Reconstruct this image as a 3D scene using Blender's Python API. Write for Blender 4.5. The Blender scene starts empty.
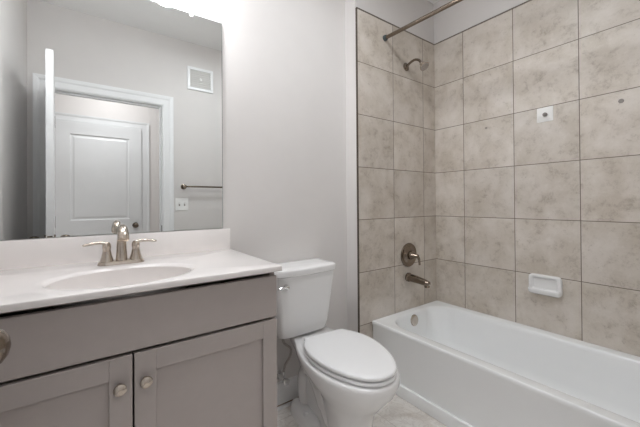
import bpy, bmesh, math
from mathutils import Vector, Matrix
from math import sin, cos, pi, radians

SC = bpy.context.scene
COL = SC.collection

# ------------------------------------------------------------------ camera
def make_camera():
    f, yaw, pit, rol, sh = 316.0273, .6269, .0058, -.0072, -13.128
    F = Vector((sin(yaw)*cos(pit), cos(yaw)*cos(pit), sin(pit)))
    R0 = Vector((cos(yaw), -sin(yaw), 0)); U0 = R0.cross(F)
    r = R0*cos(rol) + U0*sin(rol); u = -R0*sin(rol) + U0*cos(rol)
    cd = bpy.data.cameras.new('camera'); cam = bpy.data.objects.new('camera', cd); COL.objects.link(cam)
    cd.sensor_width = 36; cd.sensor_fit = 'HORIZONTAL'; cd.lens = f/640*36
    cd.shift_y = sh/640; cd.clip_start = .01
    M = Matrix((r, u, -F)).transposed().to_4x4()
    M.translation = Vector((-2.186, -1.473, 1.148))
    cam.matrix_world = M
    SC.camera = cam
make_camera()

# ------------------------------------------------------------------ world, lights, exposure
LIGHT_SIDE = 64.0       # emission of the frosted sides of the three vanity shades
LIGHT_BOTTOM = 60.0    # emission of their bulb ends
LIGHT_HALL_FILL = 10.0        # watts of the assumed hall lamp, added for the light
LIGHT_CEILING_FILL = 10.5     # watts of the fill lamp added on the bathroom ceiling
LIGHT_FILL_GLASS = 1.5  # glow of the glass on both added ceiling lamps
w = bpy.data.worlds.new('world'); SC.world = w; w.use_nodes = True
w.node_tree.nodes['Background'].inputs[0].default_value = (.8, .88, 1, 1)
w.node_tree.nodes['Background'].inputs[1].default_value = 0.3
SC.view_settings.view_transform = 'Standard'
SC.view_settings.look = 'None'
SC.view_settings.gamma = 1
SC.view_settings.use_curve_mapping = False
SC.view_settings.exposure = -0.03
SC.cycles.max_bounces = 14
SC.cycles.diffuse_bounces = 10
SC.cycles.glossy_bounces = 8
SC.cycles.sample_clamp_indirect = 6
SC.cycles.caustics_reflective = False
SC.cycles.caustics_refractive = False

# ------------------------------------------------------------------ materials
def srgb(r, g, b):
    def c(v):
        v /= 255
        return v/12.92 if v <= .04045 else ((v+.055)/1.055)**2.4
    return (c(r), c(g), c(b), 1)

class NT:
    def __init__(s, name):
        s.m = bpy.data.materials.new(name); s.m.use_nodes = True
        s.t = s.m.node_tree; s.b = s.t.nodes['Principled BSDF']
        s.tc = s.t.nodes.new('ShaderNodeTexCoord')
    def n(s, typ, **kw):
        nd = s.t.nodes.new(typ)
        for k, v in kw.items(): setattr(nd, k, v)
        return nd
    def l(s, a, b): s.t.links.new(a, b)
    def math(s, op, a, b=None, c=None):
        nd = s.n('ShaderNodeMath', operation=op)
        for i, v in enumerate((a, b, c)):
            if v is None: continue
            if isinstance(v, (int, float)): nd.inputs[i].default_value = v
            else: s.l(v, nd.inputs[i])
        return nd.outputs[0]
    def noise(s, scale, detail=4, rough=.5, vec=None, dist=0):
        nd = s.n('ShaderNodeTexNoise'); nd.inputs['Scale'].default_value = scale
        nd.inputs['Detail'].default_value = detail; nd.inputs['Roughness'].default_value = rough
        nd.inputs['Distortion'].default_value = dist
        s.l(vec if vec is not None else s.tc.outputs['Object'], nd.inputs['Vector'])
        return nd
    def ramp(s, fac, stops):
        nd = s.n('ShaderNodeValToRGB'); e = nd.color_ramp.elements
        while len(e) < len(stops): e.new(.5)
        for el, (p, c) in zip(e, stops): el.position = p; el.color = c
        s.l(fac, nd.inputs[0]); return nd.outputs[0]
    def mix(s, fac, a, b, typ='MIX'):
        nd = s.n('ShaderNodeMix', data_type='RGBA', blend_type=typ)
        for i, v in ((0, fac), (6, a), (7, b)):
            if isinstance(v, (int, float)): nd.inputs[i].default_value = v
            elif isinstance(v, tuple): nd.inputs[i].default_value = v
            else: s.l(v, nd.inputs[i])
        return nd.outputs[2]
    def bump(s, h, strength=.1, dist=.01):
        nd = s.n('ShaderNodeBump'); nd.inputs['Strength'].default_value = strength
        nd.inputs['Distance'].default_value = dist
        s.l(h, nd.inputs['Height']); s.l(nd.outputs[0], s.b.inputs['Normal'])
    def set(s, **kw):
        for k, v in kw.items(): s.b.inputs[k.replace('_', ' ')].default_value = v

def simple(name, col, rough=.5, metal=0, var=.03, nscale=8, bump=0, bscale=60, spec=None, coat=0):
    t = NT(name)
    n = t.noise(nscale, 3)
    lo = tuple(c*(1-var) for c in col[:3])+(1,); hi = tuple(min(1, c*(1+var)) for c in col[:3])+(1,)
    t.l(t.ramp(n.outputs[0], [(.35, lo), (.65, hi)]), t.b.inputs['Base Color'])
    t.set(Roughness=rough, Metallic=metal)
    if spec is not None: t.b.inputs['Specular IOR Level'].default_value = spec
    if coat: t.b.inputs['Coat Weight'].default_value = coat; t.b.inputs['Coat Roughness'].default_value = .05
    if bump: t.bump(t.noise(bscale, 3).outputs[0], bump, .002)
    return t.m

def emis(name, col, strength):
    t = NT(name); t.set(Roughness=.3)
    n = t.noise(12, 2)
    t.l(t.ramp(n.outputs[0], [(.3, tuple(c*.97 for c in col[:3])+(1,)), (.7, col)]), t.b.inputs['Emission Color'])
    t.b.inputs['Base Color'].default_value = col
    t.b.inputs['Emission Strength'].default_value = strength
    return t.m

TS = .335
def tile_mat(name, axis, a_off, z_off, seed):
    """square stone-look wall tile; axis = horizontal object axis, grout on the grid through a_off, z_off"""
    t = NT(name)
    sep = t.n('ShaderNodeSeparateXYZ'); t.l(t.tc.outputs['Object'], sep.inputs[0])
    A = sep.outputs[axis]; Z = sep.outputs[2]
    ua = t.math('DIVIDE', t.math('SUBTRACT', A, a_off), TS)
    uz = t.math('DIVIDE', t.math('SUBTRACT', Z, z_off), TS)
    def edge(u):
        fr = t.math('FRACT', t.math('ADD', u, 50))
        return t.math('MINIMUM', fr, t.math('SUBTRACT', 1, fr))
    d = t.math('MINIMUM', edge(ua), edge(uz))
    g = t.n('ShaderNodeMapRange', interpolation_type='SMOOTHSTEP')
    t.l(d, g.inputs[0]); g.inputs[1].default_value = .0042; g.inputs[2].default_value = .0075
    ida = t.math('FLOOR', t.math('ADD', ua, 50)); idz = t.math('FLOOR', t.math('ADD', uz, 50))
    cmb = t.n('ShaderNodeCombineXYZ'); t.l(ida, cmb.inputs[0]); t.l(idz, cmb.inputs[1]); cmb.inputs[2].default_value = seed
    wn = t.n('ShaderNodeTexWhiteNoise'); t.l(cmb.outputs[0], wn.inputs['Vector'])
    # every tile gets its own piece of the stone pattern
    off = t.n('ShaderNodeVectorMath', operation='SCALE'); t.l(wn.outputs['Color'], off.inputs[0]); off.inputs[3].default_value = 40
    vec = t.n('ShaderNodeVectorMath', operation='ADD'); t.l(off.outputs[0], vec.inputs[0]); t.l(t.tc.outputs['Object'], vec.inputs[1])
    V = vec.outputs[0]
    big = t.noise(5, 4, .55, V, .4).outputs[0]
    mid = t.noise(17, 9, .78, V, .25).outputs[0]
    fine = t.noise(90, 5, .7, V).outputs[0]
    base = t.ramp(big, [(.36, srgb(190, 181, 169)), (.5, srgb(200, 192, 182)), (.66, srgb(210, 203, 195))])
    blot = t.ramp(mid, [(.38, (1, 1, 1, 1)), (.49, (0, 0, 0, 1))])
    pale = t.ramp(mid, [(.55, (0, 0, 0, 1)), (.66, (1, 1, 1, 1))])
    spk = t.ramp(fine, [(.54, (0, 0, 0, 1)), (.66, (1, 1, 1, 1))])
    patch = t.ramp(big, [(.42, (1, 1, 1, 1)), (.6, (.15, .15, .15, 1))])
    c = t.mix(t.math('MULTIPLY', t.math('MULTIPLY', blot, patch), .62), base, srgb(160, 149, 137))
    c = t.mix(t.math('MULTIPLY', pale, .3), c, srgb(222, 217, 211))
    c = t.mix(t.math('MULTIPLY', t.math('MULTIPLY', spk, t.math('ADD', blot, .2)), .5), c, srgb(146, 136, 124))
    tone = t.math('ADD', t.math('MULTIPLY', wn.outputs[0], .10), .95)
    tn = t.n('ShaderNodeCombineColor'); [t.l(tone, tn.inputs[i]) for i in range(3)]
    c = t.mix(1, c, tn.outputs[0], 'MULTIPLY')
    c = t.mix(g.outputs[0], srgb(104, 93, 82), c)
    t.l(c, t.b.inputs['Base Color'])
    t.set(Roughness=.42)
    h = t.math('ADD', g.outputs[0], t.math('MULTIPLY', mid, .12))
    t.bump(h, .35, .0015)
    return t.m

M = {}
M['wall'] = simple('greige_wall_paint', srgb(214, 211, 209), .75, var=.008, bump=.05, bscale=220)
M['ceiling'] = simple('ceiling_paint', srgb(236, 236, 235), .9, var=.008)
M['white_paint'] = simple('white_trim_paint', srgb(232, 233, 234), .35, var=.01)
M['hall_wall'] = simple('hall_wall_paint', srgb(230, 226, 224), .8, var=.01)
M['porcelain'] = simple('white_porcelain', srgb(232, 232, 232), .12, var=.004, spec=.55)
M['plastic'] = simple('white_seat_plastic', srgb(234, 235, 236), .22, var=.004)
M['acrylic'] = simple('white_tub_enamel', srgb(240, 242, 243), .16, var=.005)
M['marble_top'] = simple('cultured_marble_white', srgb(236, 232, 230), .14, var=.012, nscale=5)
M['cab'] = simple('grey_cabinet_paint', srgb(170, 162, 158), .45, var=.012, nscale=30, bump=.04, bscale=300)
M['cab_dark'] = simple('cabinet_shadow_gap', srgb(74, 66, 62), .7)
M['nickel'] = simple('brushed_nickel', srgb(196, 186, 175), .19, 1, var=.05, nscale=60)
M['dark_nickel'] = simple('aged_nickel', srgb(140, 128, 116), .17, 1, var=.06, nscale=60)
M['chrome'] = simple('polished_chrome', srgb(225, 225, 225), .08, 1, var=.01)
M['trim_metal'] = simple('bronze_edge_trim', srgb(92, 82, 72), .4, .6)
M['rubber'] = simple('grey_rubber', srgb(74, 84, 86), .5)
M['black'] = simple('dark_slot', srgb(40, 38, 36), .7)
M['braid'] = simple('braided_steel_hose', srgb(176, 170, 165), .4, .5, var=.2, nscale=300)
M['white_plate'] = simple('white_plate_plastic', srgb(240, 240, 238), .3, var=.005)
M['plug'] = simple('grey_plug', srgb(142, 135, 131), .5)
M['seam'] = simple('brown_painted_gap', srgb(128, 110, 98), .6, var=.06)  # dark gap between board and white shoe, painted as a brown strip
M['vent_dark'] = simple('vent_louvre_paint', srgb(212, 211, 208), .6, var=.02)
M['shade'] = emis('lit_frosted_glass', (.97, .98, 1, 1), LIGHT_SIDE)
M['bulb'] = emis('lit_bulb_glass', (.97, .98, 1, 1), LIGHT_BOTTOM)
M['fill_glass'] = emis('lit_fill_glass', (1, .95, .9, 1), LIGHT_FILL_GLASS)
t = NT('mirror_silver'); t.set(Metallic=1.0, Roughness=0.0)
t.l(t.ramp(t.noise(2, 1).outputs[0], [(.3, (.83, .85, .845, 1)), (.7, (.835, .855, .85, 1))]), t.b.inputs['Base Color']); M['mirror'] = t.m
t = NT('mirror_edge_glass'); t.set(Roughness=.1, Metallic=.3)
t.l(t.ramp(t.noise(9, 1).outputs[0], [(.3, srgb(150, 156, 154)), (.7, srgb(160, 166, 164))]), t.b.inputs['Base Color']); M['mirror_edge'] = t.m
M['tile_end'] = tile_mat('stone_tile_end', 0, -.150, .365, 3.3)
M['tile_right'] = tile_mat('stone_tile_side', 1, -.234, .365, 7.1)
# floor: pale veined stone tile
t = NT('marble_floor_tile')
sep = t.n('ShaderNodeSeparateXYZ'); t.l(t.tc.outputs['Object'], sep.inputs[0])
def fe(o, off, s):
    fr = t.math('FRACT', t.math('ADD', t.math('DIVIDE', t.math('SUBTRACT', o, off), s), 50))
    return t.math('MULTIPLY', t.math('MINIMUM', fr, t.math('SUBTRACT', 1, fr)), s)
d = t.math('MINIMUM', fe(sep.outputs[0], -.93, 1.22), fe(sep.outputs[1], -.60, .61))
g = t.n('ShaderNodeMapRange', interpolation_type='SMOOTHSTEP'); t.l(d, g.inputs[0]); g.inputs[1].default_value = .001; g.inputs[2].default_value = .0022
n1 = t.noise(3.2, 7, .6, None, 1.6).outputs[0]; n2 = t.noise(9, 7, .65, None, 2).outputs[0]
c = t.ramp(n1, [(.3, srgb(202, 195, 187)), (.5, srgb(226, 222, 217)), (.7, srgb(240, 238, 235))])
v = t.ramp(t.math('ABSOLUTE', t.math('SUBTRACT', n2, .5)), [(0, (1, 1, 1, 1)), (.03, (0, 0, 0, 1))])
c = t.mix(t.math('MULTIPLY', v, .4), c, srgb(168, 158, 149))
c = t.mix(g.outputs[0], srgb(190, 184, 177), c)
t.l(c, t.b.inputs['Base Color']); t.set(Roughness=.35); M['floor'] = t.m

# ------------------------------------------------------------------ mesh helpers
def BM(): return bmesh.new()

def box(bm, x0, x1, y0, y1, z0, z1, bev=0, seg=2):
    vs = [bm.verts.new((x, y, z)) for z in (z0, z1) for y in (y0, y1) for x in (x0, x1)]
    fs = [bm.faces.new([vs[i] for i in q]) for q in ((0, 2, 3, 1), (4, 5, 7, 6), (0, 1, 5, 4), (2, 6, 7, 3), (0, 4, 6, 2), (1, 3, 7, 5))]
    if bev:
        es = {e for f in fs for e in f.edges}
        bmesh.ops.bevel(bm, geom=list(es), offset=bev, segments=seg, affect='EDGES', profile=.5)

def loft(bm, rings, cap0=True, cap1=True, closed=True):
    R = [[bm.verts.new(p) for p in r] for r in rings]
    n = len(R[0])
    for a, b in zip(R, R[1:]):
        for i in range(n if closed else n-1):
            j = (i+1) % n
            bm.faces.new((a[i], a[j], b[j], b[i]))
    if cap0: bm.faces.new(R[0][::-1])
    if cap1: bm.faces.new(R[-1])
    return R

def frame_of(d):
    d = d.normalized(); up = Vector((0, 0, 1)) if abs(d.z) < .9 else Vector((1, 0, 0))
    a = d.cross(up).normalized(); return a, a.cross(d).normalized()

def tube(bm, pts, rad, n=14, cap=True, flat=1.0):
    """swept circle along pts; rad number or list; parallel transported"""
    P = [Vector(p) for p in pts]
    if isinstance(rad, (int, float)): rad = [rad]*len(P)
    T = [((P[min(i+1, len(P)-1)]-P[max(i-1, 0)])).normalized() for i in range(len(P))]
    a, b = frame_of(T[0]); rings = []
    for i, p in enumerate(P):
        a = (a - T[i]*a.dot(T[i])).normalized(); b = T[i].cross(a)
        rings.append([p + a*(cos(2*pi*k/n)*rad[i]) + b*(sin(2*pi*k/n)*rad[i]*flat) for k in range(n)])
    loft(bm, rings, cap, cap)

def lathe(bm, c, axis, prof, n=32):
    """prof: list of (distance along axis, radius)"""
    c = Vector(c); axis = Vector(axis).normalized(); a, b = frame_of(axis)
    rings = [[c + axis*d + a*(cos(2*pi*k/n)*r) + b*(sin(2*pi*k/n)*r) for k in range(n)] for d, r in prof]
    loft(bm, rings, True, True)

def spline(pts, sub=8):
    P = [Vector(p) for p in pts]; out = []
    for i in range(len(P)-1):
        p0 = P[max(i-1, 0)]; p1 = P[i]; p2 = P[i+1]; p3 = P[min(i+2, len(P)-1)]
        for k in range(sub):
            u = k/sub
            out.append(.5*((2*p1)+(p2-p0)*u+(2*p0-5*p1+4*p2-p3)*u*u+(3*p1-p0-3*p2+p3)*u**3))
    out.append(P[-1]); return out

def rrect(x0, x1, y0, y1, r, z, k=6, m=4):
    """rounded rectangle ring; k points per corner and m extra points per straight side"""
    out = []
    cs = [(x1-r, y1-r, 0), (x0+r, y1-r, pi/2), (x0+r, y0+r, pi), (x1-r, y0+r, 3*pi/2)]
    for ci, (cx, cy, a0) in enumerate(cs):
        for i in range(k+1):
            a = a0 + (pi/2)*i/k
            out.append(Vector((cx+r*cos(a), cy+r*sin(a), z)))
        nx, ny, na = cs[(ci+1) % 4]
        q = Vector((nx+r*cos(na), ny+r*sin(na), z)); p = out[-1]
        for i in range(1, m): out.append(p.lerp(q, i/m))
    return out

def obj(name, bm, mat, parent=None, smooth=True, angle=35, loc=None, recalc=True):
    if recalc: bmesh.ops.recalc_face_normals(bm, faces=bm.faces)
    me = bpy.data.meshes.new(name); bm.to_mesh(me); bm.free()
    if smooth:
        for p in me.polygons: p.use_smooth = True
        me.set_sharp_from_angle(angle=radians(angle))
    me.materials.append(mat)
    o = bpy.data.objects.new(name, me); COL.objects.link(o)
    if parent: 
        o.parent = parent
        o.matrix_parent_inverse = Matrix.Translation(parent.location).inverted()
    return o

def struct(name, bm, mat, parent=None, **kw):
    o = obj(name, bm, mat, parent, **kw)
    if not parent: o['kind'] = 'structure'
    return o

def thing(name, label, cat, loc=(0, 0, 0), group=None):
    o = bpy.data.objects.new(name, None); COL.objects.link(o); o.location = loc; o.empty_display_size = .05
    o['label'] = label; o['category'] = cat
    if group: o['group'] = group
    return o

def tag(o, label, cat, group=None):
    o['label'] = label; o['category'] = cat
    if group: o['group'] = group
    return o

# ------------------------------------------------------------------ dimensions
YW = .112            # painted wall behind vanity and toilet
XT = -.822           # outer edge of the tub end wall
XL = -2.575          # left wall
YF = -1.53           # wall with the doorway
H = 2.71
DX0, DX1, DH = -2.445, -1.655, 2.047
YH = -2.67           # far wall of the hall

# ------------------------------------------------------------------ room shell
b = BM(); box(b, -3.6, .12, YH-.1, .22, -.1, 0); struct('floor', b, M['floor'])
b = BM(); box(b, -3.6, .12, YH-.1, .22, H, H+.1); struct('ceiling', b, M['ceiling'])
b = BM(); box(b, XL-.1, XT+.001, YW, YW+.1, 0, H); struct('wall_back', b, M['wall'])
b = BM(); box(b, XT, .012, .012, YW+.1, 0, H); we = struct('wall_tub_end', b, M['wall'])
b = BM(); box(b, .012, .112, YF-.1, YW+.1, 0, H); wr = struct('wall_right', b, M['wall'])
b = BM(); box(b, XL-.1, XL, YF-.1, YW, 0, H); struct('wall_left', b, M['wall'])
b = BM(); box(b, XL, DX0-.02, YF-.1, YF, 0, H); box(b, DX1+.02, .012, YF-.1, YF, 0, H); box(b, DX0-.02, DX1+.02, YF-.1, YF, DH+.02, H)
struct('wall_front', b, M['wall'])
b = BM(); box(b, -3.6, .12, YH-.1, YH, 0, H); struct('wall_hall_far', b, M['hall_wall'])
b = BM(); box(b, -3.6, -3.5, YH, YF-.1, 0, H); struct('wall_hall_left', b, M['hall_wall'])
b = BM(); box(b, -.3, -.2, YH, YF-.1, 0, H); struct('wall_hall_right', b, M['hall_wall'])
b = BM(); box(b, -3.5, XL-.1, YF-.1, YF, 0, H); struct('wall_hall_near', b, M['hall_wall'])
# tile surround
TT = 2.378
b = BM(); box(b, XT+.005, 0, 0, .012, 0, TT); obj('tile_surround', b, M['tile_end'], we, smooth=False)
b = BM(); box(b, XT, XT+.005, -.001, .012, 0, TT+.004); box(b, XT, .012, -.001, .012, TT, TT+.004); obj('tile_edge_trim', b, M['trim_metal'], we, smooth=False)
b = BM(); box(b, 0, .012, YF, .012, 0, TT); obj('tile_surround', b, M['tile_right'], wr, smooth=False)
b = BM(); box(b, -.001, .012, YF, -.001, TT, TT+.004); obj('tile_edge_trim', b, M['trim_metal'], wr, smooth=False)

# baseboards
def baseboard(name, x0, x1, y0, y1, ax, sgn):
    """profiled board against the wall; ax 0: runs along x at wall y0 ; profile grows by sgn"""
    prof = [(0, 0), (.013, 0), (.013, .105), (.010, .118), (.006, .125), (.005, .136), (0, .138)]
    bm = BM()
    if ax == 0: rings = [[Vector((x, y0+sgn*p, z)) for p, z in prof] for x in (x0, x1)]
    else: rings = [[Vector((x0+sgn*p, y, z)) for p, z in prof] for y in (y0, y1)]
    loft(bm, rings); o = struct(name, bm, M['white_paint'], smooth=False)
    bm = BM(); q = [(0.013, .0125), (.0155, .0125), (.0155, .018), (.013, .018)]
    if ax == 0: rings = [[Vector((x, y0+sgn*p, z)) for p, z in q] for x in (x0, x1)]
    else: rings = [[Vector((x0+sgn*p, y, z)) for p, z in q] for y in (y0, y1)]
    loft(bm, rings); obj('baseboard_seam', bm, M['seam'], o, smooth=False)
    bm = BM(); q = [(0.013, 0), (.030, 0), (.029, .004), (.024, .010), (.013, .0125)]
    if ax == 0: rings = [[Vector((x, y0+sgn*p, z)) for p, z in q] for x in (x0, x1)]
    else: rings = [[Vector((x0+sgn*p, y, z)) for p, z in q] for y in (y0, y1)]
    loft(bm, rings); obj('shoe_moulding', bm, M['white_paint'], o, smooth=False)
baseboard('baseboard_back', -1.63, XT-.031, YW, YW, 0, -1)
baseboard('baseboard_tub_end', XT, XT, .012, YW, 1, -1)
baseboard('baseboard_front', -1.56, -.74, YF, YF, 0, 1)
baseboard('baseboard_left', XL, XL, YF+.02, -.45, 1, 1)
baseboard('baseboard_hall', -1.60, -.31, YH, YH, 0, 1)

# door casings: profiled mitred frames
def casing(name, x0, x1, zt, y, sgn, wd=.09, legs=True):
    bm = BM()
    prof = [(0, 0), (0, .010), (.012, .013), (.05, .013), (.062, .018), (.080, .020), (wd, .020), (wd, 0)]
    L = [Vector((x0-p, y+sgn*d, 0)) for p, d in prof]; LT = [Vector((x0-p, y+sgn*d, zt+p)) for p, d in prof]
    RT = [Vector((x1+p, y+sgn*d, zt+p)) for p, d in prof]; Rr = [Vector((x1+p, y+sgn*d, 0)) for p, d in prof]
    loft(bm, [L, LT, RT, Rr])
    return struct(name, bm, M['white_paint'], smooth=False)
casing('trim_1', DX0-.008, DX1+.008, DH+.006, YF, 1, wd=.088)
casing('trim_2', DX0-.008, DX1+.008, DH+.006, YF-.1, -1, wd=.088)
# jambs
b = BM()
box(b, DX0-.02, DX0, YF-.1, YF, 0, DH); box(b, DX1, DX1+.02, YF-.1, YF, 0, DH); box(b, DX0-.02, DX1+.02, YF-.1, YF, DH, DH+.02)
box(b, DX0, DX0+.012, YF-.075, YF-.04, 0, DH-.012); box(b, DX1-.012, DX1, YF-.075, YF-.04, 0, DH-.012); box(b, DX0, DX1, YF-.075, YF-.04, DH-.012, DH)
jamb = struct('trim_3', b, M['white_paint'], smooth=False)
b = BM(); box(b, DX1-.002, DX1+.001, YF-.034, YF-.006, .885, .945); obj('strike_plate', b, M['dark_nickel'], jamb, smooth=False)

def panel_leaf(bm, wd, ht, th, panels, st=.11):
    """leaf in local coordinates x 0..wd, y 0..th, z 0..ht with moulded panels on both faces"""
    core = .010
    box(bm, 0, wd, core, th-core, 0, ht)
    zs = [0]
    for z0, z1 in panels: zs += [z0, z1]
    zs.append(ht)
    for y0, y1, yc, sg in ((0, core, core, 1), (th-core, th, th-core, -1)):
        box(bm, 0, st, y0, y1, 0, ht); box(bm, wd-st, wd, y0, y1, 0, ht)
        for i in range(0, len(zs), 2): box(bm, st, wd-st, y0, y1, zs[i], zs[i+1])
        yf = y0 if sg == 1 else y1
        for z0, z1 in panels:
            def rr(ins, dep): return [Vector((st+ins, yf+sg*dep, z0+ins)), Vector((wd-st-ins, yf+sg*dep, z0+ins)), Vector((wd-st-ins, yf+sg*dep, z1-ins)), Vector((st+ins, yf+sg*dep, z1-ins))]
            loft(bm, [rr(0, 0), rr(.010, .009), rr(.022, .0095), rr(.040, .003)], False, True)

def door_knob(parent, c, ax, mat, s=1.0):
    bm = BM(); lathe(bm, c, ax, [(0, .032*s), (.004, .033*s), (.008, .031*s), (.009, .012*s), (.022, .011*s), (.028, .016*s), (.034, .024*s), (.046, .028*s), (.060, .028*s), (.072, .024*s), (.078, .015*s), (.081, .004*s)])
    return obj('door_knob', bm, mat, parent, angle=40)

# bathroom door, swung open along the left wall
D1 = bpy.data.objects.new('door_1', None); COL.objects.link(D1); D1['kind'] = 'structure'
b = BM(); panel_leaf(b, .785, 2.042, .035, [(.20, .92), (1.05, 1.90)])
leaf = obj('door_leaf', b, M['white_paint'], D1, smooth=False)
for side, yk in ((1, .035), (-1, 0)):
    k = door_knob(D1, (.785-.072, yk, .925), (0, side, 0), M['dark_nickel'])
b = BM(); box(b, .784, .7865, .005, .030, .895, .955); obj('latch_plate', b, M['dark_nickel'], D1, smooth=False)
for hz in (.25, 1.0, 1.78):
    b = BM(); tube(b, [(-.006, .004, hz-.045), (-.006, .004, hz+.045)], .006, 10); obj('hinge', b, M['dark_nickel'], D1)
# local +x along the leaf, local +y (face) must look towards +x world -> mirrored by rotation
D1.location = (DX0+.033, YF+.022, .008)
D1.rotation_euler = (0, 0, radians(86.4))
# face at local y=0 looks to world +x ; face y=.035 to the wall
# hall door, closed
HX0, HX1 = -2.49, -1.695
D2 = bpy.data.objects.new('door_2', None); COL.objects.link(D2); D2['kind'] = 'structure'; D2.location = (HX0, YH+.004, .008)
b = BM(); panel_leaf(b, HX1-HX0, 2.03, .03, [(.22, .80), (.96, 1.90)], st=.12)
o = obj('door_leaf', b, M['white_paint'], None, smooth=False); o.parent = D2
o = door_knob(D2, (HX1-HX0-.065, .03, .885), (0, 1, 0), M['dark_nickel']); o.matrix_parent_inverse = Matrix.Identity(4)
casing('trim_4', HX0-.006, HX1+.006, 2.044, YH, 1, wd=.07)

# ------------------------------------------------------------------ mirror
MR = thing('wall_mirror', 'large frameless mirror on the wall above the vanity, reflecting the doorway', 'mirror', (-2.1, YW-.003, 1.012))
b = BM(); box(b, -2.56, -1.647, YW-.006, YW-.001, 1.021, 2.056); obj('mirror_backing', b, M['mirror_edge'], MR, smooth=False)
b = BM(); box(b, -2.557, -1.650, YW-.0068, YW-.006, 1.0215, 2.054); obj('mirror_glass', b, M['mirror'], MR, smooth=False)
for cx in (-1.795, -2.40):
    b = BM(); box(b, cx-.009, cx+.009, YW-.011, YW, 2.040, 2.075, .003); obj('mirror_clip', b, M['white_plate'], MR)

# ------------------------------------------------------------------ vanity cabinet
CX0, CX1, CYF = -2.55, -1.628, -.424   # CYF front of doors
V = thing('vanity_cabinet', 'grey painted bathroom vanity cabinet with two shaker doors under the white top', 'cabinet', ((CX0+CX1)/2, -.16, 0))
b = BM(); yb = YW-.001
box(b, CX0, CX0+.018, CYF+.021, yb, 0, .895); box(b, CX1-.018, CX1, CYF+.021, yb, 0, .895); box(b, CX0+.018, CX1-.018, CYF+.021, yb, .10, .118)
box(b, CX0+.018, CX1-.018, CYF+.09, CYF+.108, 0, .10); box(b, CX0+.018, CX1-.018, yb-.006, yb, .118, .895)
for q in ((CX0+.018, CX1-.018, .884, .8955), (CX0+.018, CX0+.055, .118, .71), (CX1-.055, CX1-.018, .118, .71)): box(b, q[0], q[1], CYF+.021, CYF+.040, q[2], q[3])
obj('cabinet_body', b, M['cab'], V, smooth=False)
# (fronts stand 2 mm off the face frame; the reveals are real gaps)
b = BM(); box(b, CX0+.002, CX1, CYF, CYF+.019, 0.727, .877, .0015, 1); obj('drawer_front', b, M['cab'], V, smooth=False)
mid = -2.089
def shaker(x0, x1, z0, z1, kx):
    bm = BM(); st = .056
    box(bm, x0+.01, x1-.01, CYF+.010, CYF+.0195, z0+.01, z1-.01)
    box(bm, x0, x0+st, CYF, CYF+.019, z0, z1, .0012, 1); box(bm, x1-st, x1, CYF, CYF+.019, z0, z1, .0012, 1)
    box(bm, x0+st, x1-st, CYF, CYF+.019, z0, z0+st, .0012, 1); box(bm, x0+st, x1-st, CYF, CYF+.019, z1-.0605, z1, .0012, 1)
    d = obj('cabinet_door', bm, M['cab'], V, smooth=False)
    bm = BM(); lathe(bm, (kx, CYF, .637), (0, -1, 0), [(0, .0085), (.003, .0075), (.010, .006), (.014, .009), (.018, .0155), (.022, .0165), (.026, .0155), (.029, .011), (.0305, .003)])
    k = obj('cabinet_knob', bm, M['nickel'], d); k.matrix_parent_inverse = Matrix.Identity(4)
    return d
shaker(CX0+.002, mid-.0025, .112, .717, mid-.034); shaker(mid+.0025, CX1, .112, .717, mid+.030)

# ------------------------------------------------------------------ countertop with integral basin
CT = .915
T = thing('countertop', 'white cultured marble vanity top with oval integral sink and backsplash', 'countertop', (-2.09, -.16, .886))
sx, sy, sa, sb = -2.092, -.247, .207, .156
X0, X1, Y0, Y1 = XL+.002, -1.614, -.442, YW-.001
N = 96
def ell(a, bb, z, yo=0): return [Vector((sx+a*cos(2*pi*i/N), sy+yo+bb*sin(2*pi*i/N), z)) for i in range(N)]
def rect_ring(z, ins=0):
    # rectangle sampled along rays with the corners snapped
    out = []; x0, x1, y0, y1 = X0+ins, X1-ins, Y0+ins, Y1-ins
    for i in range(N):
        a = 2*pi*i/N; dx, dy = sa*cos(a), sb*sin(a)
        k = min([((x1 if dx > 0 else x0)-sx)/dx if abs(dx) > 1e-9 else 1e9, ((y1 if dy > 0 else y0)-sy)/dy if abs(dy) > 1e-9 else 1e9])
        out.append(Vector((sx+dx*k, sy+dy*k, z)))
    for cx, cy in ((x0, y0), (x1, y0), (x0, y1), (x1, y1)):
        j = min(range(N), key=lambda q: (out[q].x-cx)**2+(out[q].y-cy)**2); out[j] = Vector((cx, cy, z))
    return out
b = BM()
rings = [rect_ring(CT-.0195, .001), rect_ring(CT-.018, 0), rect_ring(CT-.004, 0), rect_ring(CT-.001, .0012), rect_ring(CT, .004),
         ell(sa+.022, sb+.019, CT), ell(sa+.010, sb+.010, CT-.0006), ell(sa+.002, sb+.002, CT-.003), ell(sa-.004, sb-.004, CT-.010)]
loft(b, rings, False, False)
obj('counter_slab', b, M['marble_top'], T, angle=50)
b = BM()
rings = [ell(sa-.004, sb-.004, CT-.010)]
for k in range(1, 13):
    q = k/12; s = cos(q*pi/2*.93)**.62
    rings.append(ell((sa-.004)*s, (sb-.004)*s, CT-.010-.125*sin(q*pi/2), .02*q))
loft(b, rings, False, True)
obj('sink_basin', b, M['marble_top'], T, angle=80)
b = BM(); lathe(b, (sx, sy+.02, CT-.136), (0, 0, 1), [(0, .022), (.003, .022), (.004, .018), (.002, .016), (.006, .014), (.0075, .004)]); obj('sink_drain', b, M['nickel'], T)
b = BM(); box(b, X0, -1.6145, .092, YW-.0005, CT-.001, 1.0185, .003); obj('backsplash', b, M['marble_top'], T)

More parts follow.
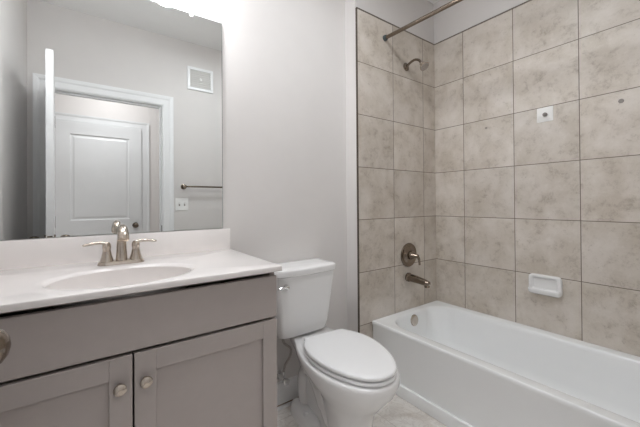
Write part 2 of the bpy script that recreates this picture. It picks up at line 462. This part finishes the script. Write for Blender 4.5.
# ------------------------------------------------------------------ faucet
fx, fy = -2.090, -.018
F = thing('sink_faucet', 'brushed nickel two handle faucet behind the oval sink', 'faucet', (fx, fy, CT))
b = BM(); loft(b, [rrect(fx-.078, fx+.078, fy-.027, fy+.027, .0265, CT), rrect(fx-.078, fx+.078, fy-.027, fy+.027, .0265, CT+.006), rrect(fx-.074, fx+.074, fy-.023, fy+.023, .0225, CT+.013), rrect(fx-.066, fx+.066, fy-.016, fy+.016, .0155, CT+.016)])
obj('faucet_base', b, M['nickel'], F)
b = BM()
sp = spline([(fx, fy, CT+.010), (fx, fy, CT+.05), (fx, fy+.001, CT+.092), (fx, fy-.006, CT+.122), (fx, fy-.028, CT+.139), (fx, fy-.058, CT+.137), (fx, fy-.084, CT+.120), (fx, fy-.096, CT+.100)], 6)
n = len(sp); rad = []
for i in range(n):
    q = i/(n-1); rad.append(.0205 - .0068*min(1, q/.4) + .0045*max(0, min(1, (q-.5)/.35)))
tube(b, sp, rad, 20); obj('spout', b, M['nickel'], F, angle=50)
for s in (-1, 1):
    hx = fx+s*.048
    b = BM(); lathe(b, (hx, fy, CT+.010), (0, 0, 1), [(0, .0235), (.006, .0225), (.025, .017), (.048, .0128), (.053, .0142), (.060, .0145), (.069, .013), (.076, .008), (.077, .002)], 28)
    h = obj('handle', b, M['nickel'], F)
    b = BM(); tube(b, spline([(hx-s*.004, fy, CT+.078), (hx+s*.018, fy-.001, CT+.085), (hx+s*.045, fy-.004, CT+.084), (hx+s*.074, fy-.006, CT+.079)], 5), [.011, .0112, .0112, .011, .0105, .010, .0098, .0096, .0094, .0092, .009, .0088, .0085, .008, .007, .005], 14, flat=.62)
    l = obj('lever', b, M['nickel'], h); l.matrix_parent_inverse = Matrix.Identity(4)

# ------------------------------------------------------------------ vanity light
VL = thing('vanity_light', 'lit three shade bathroom light bar on the wall above the mirror', 'lamp', (-2.08, YW, 2.285))
b = BM(); box(b, -2.33, -1.83, YW-.028, YW-.001, 2.270, 2.350, .008); obj('back_plate', b, M['nickel'], VL)
for cx in (-2.28, -2.08, -1.88):
    b = BM(); tube(b, spline([(cx, YW-.02, 2.310), (cx, YW-.08, 2.325), (cx, YW-.125, 2.303), (cx, YW-.13, 2.262)], 5), .007, 12)
    lathe(b, (cx, YW-.13, 2.271), (0, 0, -1), [(0, .012), (.004, .022), (.02, .024), (.022, .01)]); a = obj('lamp_arm', b, M['nickel'], VL)
    b = BM(); lathe(b, (cx, YW-.13, 2.251), (0, 0, -1), [(0, .022), (.008, .030), (.03, .038), (.065, .046), (.095, .053), (.102, .053), (.1021, .044), (.094, .043)], 32)
    sh = obj('lamp_shade', b, M['shade'], VL, angle=60)
    b = BM(); lathe(b, (cx, YW-.13, 2.158), (0, 0, -1), [(0, .040), (.004, .038), (.010, .028), (.013, .012), (.0135, .003)], 28)
    o = obj('bulb', b, M['bulb'], sh); o.matrix_parent_inverse = Matrix.Identity(4)

# unseen bathroom ceiling lamp, added as fill light
BL = thing('added_ceiling_light', 'added unseen ceiling fill lamp over the floor between vanity and bathtub', 'lamp', (-1.22, -.72, H))
b = BM(); lathe(b, (-1.22, -.72, H), (0, 0, -1), [(0, .17), (.018, .172), (.022, .16), (.0225, .05)]); obj('fill_lamp_rim', b, M['nickel'], BL)
b = BM(); lathe(b, (-1.22, -.72, H-.020), (0, 0, -1), [(0, .155), (.018, .15), (.04, .12), (.054, .07), (.058, .01)]); obj('fill_lamp_glass', b, M['fill_glass'], BL, angle=60)
ld = bpy.data.lights.new('ceiling_fill_lamp', 'AREA'); ld.shape = 'DISK'; ld.size = .30; ld.energy = LIGHT_CEILING_FILL; ld.color = (.92, .96, 1)
lo = bpy.data.objects.new('ceiling_fill_lamp', ld); COL.objects.link(lo); lo.location = (-1.22, -.72, H-.085)

# assumed hall lamp, out of view, added to even out the light
HL = thing('added_hall_light', 'added unseen ceiling fill lamp in the hall outside the doorway', 'lamp', (-2.0, -2.12, H))
b = BM(); lathe(b, (-2.0, -2.12, H), (0, 0, -1), [(0, .15), (.02, .152), (.024, .14), (.0245, .05)]); obj('fill_lamp_rim', b, M['nickel'], HL)
b = BM(); lathe(b, (-2.0, -2.12, H-.022), (0, 0, -1), [(0, .135), (.02, .13), (.045, .105), (.06, .06), (.065, .01)]); obj('fill_lamp_glass', b, M['fill_glass'], HL, angle=60)
ld = bpy.data.lights.new('hall_fill_lamp', 'AREA'); ld.shape = 'DISK'; ld.size = .26; ld.energy = LIGHT_HALL_FILL; ld.color = (.98, .985, 1)
lo = bpy.data.objects.new('hall_fill_lamp', ld); COL.objects.link(lo); lo.location = (-2.0, -2.12, H-.10)

# ------------------------------------------------------------------ toilet
AX = -1.240
TO = thing('toilet', 'white two piece toilet with closed lid between vanity and bathtub', 'toilet', (AX, -.2, 0))
LID = [(0, -.163), (.101, -.165), (.118, -.184), (.152, -.245), (.174, -.335), (.168, -.435), (.143, -.52), (.100, -.592), (.050, -.629), (0, -.638)]
RO = -.100
def tf(x, y):
    """toilet axis frame (x from the axis, y) to world; the bowl sits turned a few degrees"""
    q = y+.39; w_ = x*.985*(1+.05*max(-1, min(1, q/.24))); q *= 1.01
    return (-1.237 + cos(RO)*w_ - sin(RO)*q, -.381 + sin(RO)*w_ + cos(RO)*q)
def pear(half, z, sc=1.0):
    """closed symmetric outline through half-width control points (x, y)"""
    P = [(-half[1][0], half[1][1])]+half+[(-half[-2][0], half[-2][1])]
    pts = spline([(x, y, 0) for x, y in P], 6)[6:-6]
    full = [(p.x, p.y) for p in pts] + [(-p.x, p.y) for p in pts[-2:0:-1]]
    return [Vector((*tf(x*sc, -.39+(y+.39)*sc), z)) for x, y in full]
def egg(z, sc=1.0): return pear(LID, z, sc)
def lens(z, hw, yb, yf, n=2.3, cx=0, K=48, wide=.45):
    ym = yb+(yf-yb)*wide; out = []
    for i in range(K):
        a = 2*pi*i/K; c, sn = cos(a), sin(a)
        x = hw*math.copysign(abs(c)**(2/n), c); yy = math.copysign(abs(sn)**(2/n), sn)
        y = ym + (yb-ym)*yy if yy > 0 else ym + (ym-yf)*yy
        out.append(Vector((*tf(cx+x, y), z)))
    return out
b = BM()
H0 = [(0, .035), (.050, .035), (.060, .0), (.060, -.10), (.066, -.20), (.088, -.30), (.104, -.38), (.098, -.44), (.062, -.485), (0, -.496)]
H1 = [(0, .035), (.034, .035), (.040, .0), (.040, -.10), (.050, -.20), (.076, -.30), (.095, -.38), (.092, -.435), (.058, -.475), (0, -.485)]
H2 = [(0, .035), (.034, .035), (.040, .0), (.040, -.10), (.052, -.20), (.082, -.30), (.102, -.39), (.097, -.45), (.060, -.493), (0, -.505)]
H3 = [(0, .038), (.045, .038), (.052, .0), (.054, -.10), (.076, -.20), (.112, -.31), (.126, -.41), (.110, -.49), (.066, -.542), (0, -.558)]
H4 = [(0, .038), (.070, .038), (.082, .0), (.094, -.10), (.128, -.21), (.160, -.33), (.162, -.44), (.132, -.535), (.080, -.592), (0, -.612)]
H5 = [(0, .038), (.090, .038), (.106, -.0), (.128, -.10), (.164, -.21), (.187, -.33), (.182, -.45), (.146, -.553), (.086, -.617), (0, -.640)]
loft(b, [pear(H0, 0), pear(H0, .02), pear(H1, .045), pear(H1, .16), pear(H2, .22), pear(H3, .285), pear(H4, .345), pear(H5, .395), pear(H5, .418, 1.003), pear(H5, .428, .995), pear(H5, .432, .975)])
for sg in (-1, 1):
    tube(b, spline([(*tf(sg*.070, -.37), .10), (*tf(sg*.068, -.30), .16), (*tf(sg*.058, -.21), .235), (*tf(sg*.046, -.12), .27), (*tf(sg*.040, -.04), .235), (*tf(sg*.038, -.01), .14), (*tf(sg*.036, -.03), .05)], 6), [.016]*4+[.024]*4+[.030]*6+[.033]*23, 16)
    loft(b, [lens(0, .040, .040, -.235, 3, sg*.072), lens(.035, .039, .038, -.232, 3, sg*.071), lens(.055, .033, .030, -.225, 3, sg*.068), lens(.063, .02, .015, -.20, 3, sg*.064)])
obj('toilet_bowl', b, M['porcelain'], TO, angle=55)
for sg in (-1, 1):
    b = BM(); lathe(b, (*tf(sg*.082, -.13), .058), (0, 0, 1), [(0, .015), (.008, .0145), (.014, .010), (.016, .003)], 20); obj('bolt_cap', b, M['plastic'], TO)
b = BM(); loft(b, [egg(.4385, .965), egg(.4390, .985), egg(.441, .998), egg(.449, .998), egg(.4518, .985), egg(.452, .96)]); obj('toilet_seat', b, M['plastic'], TO, angle=50)
b = BM(); loft(b, [egg(.4590, .965), egg(.4593, .988), egg(.461, .998), egg(.468, 1.0), egg(.473, .99), egg(.4755, .965), egg(.4765, .90), egg(.4775, .5)]); obj('toilet_lid', b, M['plastic'], TO, angle=60)
for sg in (-1, 1):
    for yy in (-.28, -.50):
        b = BM(); lathe(b, (*tf(sg*.120, yy), .430), (0, 0, 1), [(0, .007), (.0295, .007)], 12); obj('seat_bumper', b, M['rubber'], TO)
for sg in (-1, 1):
    b = BM(); lathe(b, (*tf(sg*.072, -.155), .430), (0, 0, 1), [(0, .012), (.026, .012), (.030, .009), (.031, .003)], 18); obj('seat_hinge', b, M['plastic'], TO)
TX = -1.262
def tk(z, hw, yb, yf, r, bow=0):
    out = rrect(TX-hw, TX+hw, yf, yb, r, z, 6, 8)
    for p in out:
        if p.y < (yb+yf)/2: p.y -= bow*(1-((p.x-TX)/hw)**2)
    return out
b = BM()
loft(b, [tk(.4325, .085, .03, -.030, .02), tk(.438, .10, .05, -.035, .02), tk(.442, .126, .085, -.045, .03), tk(.452, .150, .094, -.056, .035, .004), tk(.50, .161, .098, -.064, .032, .006), tk(.60, .171, .1, -.072, .03, .010), tk(.70, .180, .102, -.079, .026, .013), tk(.775, .185, .103, -.084, .022, .015)])
obj('toilet_tank', b, M['porcelain'], TO, angle=55)
b = BM()
loft(b, [tk(.770, .182, .104, -.086, .022, .015), tk(.774, .190, .105, -.091, .020, .016), tk(.800, .191, .106, -.093, .020, .018), tk(.807, .188, .105, -.090, .018, .017), tk(.8105, .180, .098, -.082, .016, .014), tk(.812, .15, .06, -.05, .012, .008)])
obj('tank_lid', b, M['porcelain'], TO, angle=45)
b = BM(); lathe(b, (-1.398, -.088, .724), (0, -1, 0), [(0, .015), (.006, .015), (.012, .012), (.022, .010), (.025, .004)], 20)
tube(b, spline([(-1.396, -.108, .722), (-1.412, -.114, .728), (-1.432, -.114, .728), (-1.450, -.112, .726)], 5), [.0075]*6+[.006]*6+[.0055]*4, 12)
obj('flush_lever', b, M['chrome'], TO)

# water supply
WS = thing('water_supply_line', 'braided toilet supply hose rising from a chrome stop valve on the back wall', 'supply line', (-1.345, YW, .17))
b = BM(); lathe(b, (-1.345, YW-.013, .19), (0, -1, 0), [(0, .026), (.003, .025), (.006, .012), (.05, .009), (.052, .013), (.075, .013), (.077, .004)], 20)
tube(b, [(-1.345, YW-.075, .175), (-1.345, YW-.075, .235)], .010, 14)
lathe(b, (-1.345, YW-.088, .19), (0, -1, 0), [(0, .006), (.012, .006), (.013, .018), (.024, .018), (.026, .014)], 14); obj('stop_valve', b, M['chrome'], WS)
b = BM(); tube(b, spline([(-1.345, YW-.075, .232), (-1.335, YW-.08, .27), (-1.31, YW-.085, .31), (-1.305, YW-.085, .35), (-1.345, YW-.085, .39), (-1.350, YW-.085, .425)], 7), .0065, 10); obj('supply_hose', b, M['braid'], WS)

# ------------------------------------------------------------------ bathtub
TB = thing('bathtub', 'white alcove bathtub with plain apron along the tiled wall', 'bathtub', (-.36, -.76, 0))
bx0, bx1, by0, by1, BZ = -.7125, -.002, YF+.004, -.002, .378
b = BM()
def rr(ins, z, r): return rrect(bx0+ins, bx1-ins, by0+ins, by1-ins, r, z, 8, 10)
def inn(d, z, r, back=0): return rrect(-.640+d, -.062-d, by0+.10+d+back, -.052-d, r, z, 8, 10)
rings = [rr(.004, 0, .004), rr(.004, BZ-.030, .004), rr(.001, BZ-.022, .005), rr(.0, BZ-.014, .006), rr(0, BZ-.006, .006), rr(.002, BZ-.0015, .007), rr(.006, BZ, .010), rr(.012, BZ-.0005, .014),
         inn(-.010, BZ-.003, .165), inn(-.003, BZ-.006, .162), inn(.002, BZ-.013, .158), inn(.007, BZ-.035, .155), inn(.018, BZ-.14, .15, .03), inn(.030, BZ-.23, .14, .07), inn(.050, BZ-.285, .13, .12), inn(.085, BZ-.312, .12, .16), inn(.14, BZ-.318, .10, .2)]
loft(b, rings, True, True)
obj('tub_shell', b, M['acrylic'], TB, angle=60)
b = BM(); box(b, -.722, -.700, by0, by1, 0, .070, .006, 3); obj('apron_skirt', b, M['acrylic'], TB)
b = BM(); lathe(b, (-.358, -.058, .318), (0, -1, .12), [(0, .038), (.006, .039), (.010, .037), (.013, .028), (.014, .008)], 28)
obj('overflow_plate', b, M['nickel'], TB)
b = BM(); lathe(b, (-.352, -.30, .061), (0, 0, 1), [(0, .03), (.003, .03), (.005, .02), (.010, .015), (.011, .004)], 24); obj('tub_drain', b, M['nickel'], TB)

# tub fittings
b = BM(); sp = [(-.343, 0, .606), (-.343, -.012, .606), (-.343, -.014, .606), (-.343, -.05, .604), (-.343, -.10, .600), (-.343, -.150, .594), (-.343, -.172, .589), (-.343, -.178, .586)]
TSP = thing('tub_spout', 'aged nickel tub spout on the tile above the bathtub rim', 'tub spout', (-.343, 0, .606))
tube(b, sp, [.032, .032, .028, .027, .024, .021, .019, .013], 24); obj('spout_body', b, M['dark_nickel'], TSP, angle=40)
b = BM(); lathe(b, (-.343, -.155, .592), (0, -.15, -1), [(0, .017), (.026, .0185), (.029, .016), (.0295, .008)], 20); obj('spout_outlet', b, M['dark_nickel'], TSP)
SV = thing('shower_valve', 'round nickel shower valve trim with lever on the tile above the tub spout', 'shower valve', (-.337, 0, .765))
b = BM(); lathe(b, (-.337, 0, .765), (0, -1, 0), [(0, .084), (.004, .086), (.008, .084), (.0095, .078), (.007, .072), (.007, .062), (.011, .054), (.013, .045), (.018, .036), (.019, .02)], 48); obj('escutcheon', b, M['dark_nickel'], SV)
b = BM(); lathe(b, (-.337, -.016, .765), (0, -1, 0), [(0, .030), (.006, .031), (.020, .028), (.045, .019), (.062, .014), (.068, .012), (.07, .004)], 32)
tube(b, spline([(-.337, -.078, .765), (-.330, -.084, .750), (-.325, -.086, .725), (-.322, -.085, .703)], 5), [.009]*8+[.0075]*8, 12); obj('valve_lever', b, M['dark_nickel'], SV)
SH = thing('shower', 'small nickel shower head on a curved arm high on the tiled end wall', 'shower head', (-.345, 0, 2.12))
b = BM(); lathe(b, (-.345, 0, 2.118), (0, -1, 0), [(0, .029), (.004, .029), (.008, .023), (.014, .012), (.015, .005)], 28); obj('arm_flange', b, M['dark_nickel'], SH)
b = BM(); tube(b, spline([(-.345, -.005, 2.118), (-.345, -.035, 2.134), (-.345, -.075, 2.142), (-.345, -.110, 2.128), (-.345, -.13, 2.100)], 6), .0085, 14); obj('shower_arm', b, M['dark_nickel'], SH)
b = BM(); lathe(b, (-.345, -.128, 2.104), (0, -.62, -.78), [(0, .010), (.006, .015), (.014, .015), (.018, .012), (.024, .018), (.036, .030), (.042, .033), (.048, .033), (.050, .030)], 32); hd = obj('spray_head', b, M['nickel'], SH)
b = BM(); lathe(b, Vector((-.345, -.128, 2.104))+Vector((0, -.62, -.78)).normalized()*.0495, (0, -.62, -.78), [(0, .029), (.0015, .028), (.002, .01)], 32); o = obj('spray_face', b, M['braid'], hd); o.matrix_parent_inverse = Matrix.Identity(4)

# shower rod
RD = thing('shower_rod', 'nickel shower curtain rod spanning the tub alcove under the ceiling', 'curtain rod', (-.567, 0, 2.258))
b = BM(); tube(b, [(-.567, -.012, 2.2585), (-.567, -.78, 2.232)], .0125, 20); tube(b, [(-.567, -.77, 2.2323), (-.567, YF+.012, 2.206)], .0105, 20); obj('rod_tube', b, M['dark_nickel'], RD)
for yy, sg, zz in ((0, -1, 2.2588), (YF, 1, 2.2055)):
    b = BM(); lathe(b, (-.567, yy, zz), (0, sg, 0), [(0, .019), (.012, .019), (.020, .0165), (.022, .013)], 24); obj('end_cap', b, M['rubber'], RD)

# ------------------------------------------------------------------ soap dish
SD = thing('soap_dish', 'white ceramic soap dish mounted on the tiled side wall above the tub', 'soap dish', (0, -.725, .65))
def yz(x, y0, y1, z0, z1, r, k=5): return [Vector((x, p.x, p.y)) for p in [Vector((q.x, q.y)) for q in rrect(y0, y1, z0, z1, r, 0, k, 4)]]
b = BM()
y0, y1, z0, z1 = -.818, -.648, .588, .706
loft(b, [yz(0, y0, y1, z0, z1, .024), yz(-.012, y0, y1, z0, z1, .024), yz(-.018, y0+.004, y1-.004, z0+.004, z1-.004, .021), yz(-.022, y0+.011, y1-.011, z0+.010, z1-.009, .016),
         yz(-.019, y0+.020, y1-.020, z0+.03, z1-.018, .012), yz(-.006, y0+.026, y1-.026, z0+.034, z1-.024, .010)], True, True)
obj('dish_back', b, M['porcelain'], SD, angle=50)
b = BM()   # projecting tray with lip
def tr(z, ox, r, iy=0): # horizontal section
    return rrect(-ox, -.001, y0+.002+iy, y1-.002-iy, r, z, 5, 4)
loft(b, [tr(z0+.001, .020, .008, .016), tr(z0+.006, .032, .014, .006), tr(z0+.014, .041, .020, 0), tr(z0+.030, .046, .022, 0), tr(z0+.036, .043, .020, .003),
         [Vector((min(p.x-.0, -.014) if p.x > -.014 else p.x, p.y, p.z)) for p in tr(z0+.034, .037, .016, .010)],
         [Vector((min(p.x, -.014), p.y, p.z)) for p in tr(z0+.022, .032, .014, .016)]], True, True)
obj('dish_tray', b, M['porcelain'], SD, angle=50)
for i in range(5):
    yy = y0+.034+i*.026
    b = BM(); tube(b, [(-.033, yy, z0+.023), (-.016, yy, z0+.023)], .003, 8); obj('dish_ridge', b, M['porcelain'], SD)

# white square plate and small plugs
WP = thing('wall_plate', 'small white square plate with grey knob on the tiled side wall', 'wall plate', (0, -.741, 1.66))
b = BM(); loft(b, [yz(0, -.782, -.700, 1.616, 1.702, .004), yz(-.003, -.782, -.700, 1.616, 1.702, .004), yz(-.005, -.779, -.703, 1.619, 1.699, .004)]); obj('plate', b, M['white_plate'], WP)
b = BM(); lathe(b, (-.005, -.744, 1.657), (-1, 0, 0), [(0, .010), (.003, .012), (.010, .012), (.014, .009), (.015, .003)], 20); obj('plate_knob', b, M['plug'], WP)
for yy, zz, lab in ((-1.074, 1.652, 'small grey screw plug in the tile right of the white square plate'), (-.395, 1.646, 'small grey screw plug in the tile left of the white square plate')):
    b = BM(); r = .011 if yy < -1 else .007
    lathe(b, (.0, yy, zz), (-1, 0, 0), [(0, r), (.002, r), (.0035, r*.8), (.0025, r*.5), (.0026, r*.2)], 18); tag(obj('wall_plug', b, M['plug']), lab, 'wall plug')

# ------------------------------------------------------------------ things on the doorway wall (seen in the mirror)
TBR = thing('towel_bar', 'nickel towel bar on the doorway wall, seen in the mirror', 'towel bar', (-1.17, YF, 1.305))
b = BM(); tube(b, [(-1.47, YF+.06, 1.305), (-.87, YF+.06, 1.305)], .0085, 16); obj('bar', b, M['dark_nickel'], TBR)
for xx in (-1.47, -.87):
    b = BM(); lathe(b, (xx, YF, 1.305), (0, 1, 0), [(0, .026), (.005, .026), (.010, .016), (.03, .011), (.045, .013), (.062, .017), (.072, .015), (.075, .005)], 24); obj('post', b, M['dark_nickel'], TBR)
SW = thing('light_switch', 'white double light switch plate beside the doorway, seen in the mirror', 'light switch', (-1.485, YF, 1.137))
b = BM(); loft(b, [[Vector((p.x, YF+d, p.y)) for p in rrect(-1.543+i, -1.427-i, 1.078+i, 1.196-i, .004, 0, 4, 2)] for d, i in ((0, 0), (.003, 0), (.006, .004))]); obj('switch_plate', b, M['white_plate'], SW)
for xx in (-1.508, -1.462):
    b = BM(); box(b, xx-.006, xx+.006, YF+.005, YF+.0068, 1.122, 1.152); o = obj('switch_slot', b, M['plug'], SW, smooth=False)
    b = BM(); box(b, xx-.0045, xx+.0045, YF+.006, YF+.016, 1.138, 1.150, .002); obj('toggle', b, M['white_plate'], SW)
VT = thing('wall_vent', 'square white vent grille high on the doorway wall, seen in the mirror', 'vent', (-1.308, YF, 2.362))
vx0, vx1, vz0, vz1 = -1.432, -1.186, 2.252, 2.474
b = BM(); fw = .026
for q in ((vx0, vx1, vz0, vz0+fw), (vx0, vx1, vz1-fw, vz1), (vx0, vx0+fw, vz0+fw, vz1-fw), (vx1-fw, vx1, vz0+fw, vz1-fw)): box(b, q[0], q[1], YF, YF+.012, q[2], q[3], .002, 1)
obj('vent_frame', b, M['white_paint'], VT, smooth=False)
b = BM(); box(b, vx0+fw, vx1-fw, YF, YF+.003, vz0+fw, vz1-fw)
for i in range(9):
    z = vz0+fw+.010+i*(vz1-vz0-2*fw)/9; 
    loft(b, [[Vector((x, YF+.003, z)), Vector((x, YF+.010, z-.006)), Vector((x, YF+.010, z-.003)), Vector((x, YF+.003, z+.003))] for x in (vx0+fw, vx1-fw)])
obj('vent_louvre', b, M['vent_dark'], VT, smooth=False)
b = BM(); lathe(b, (-1.308, YF+.008, 2.362), (0, 1, 0), [(0, .014), (.006, .014), (.008, .010), (.009, .003)], 18); obj('vent_knob', b, M['white_plate'], VT)
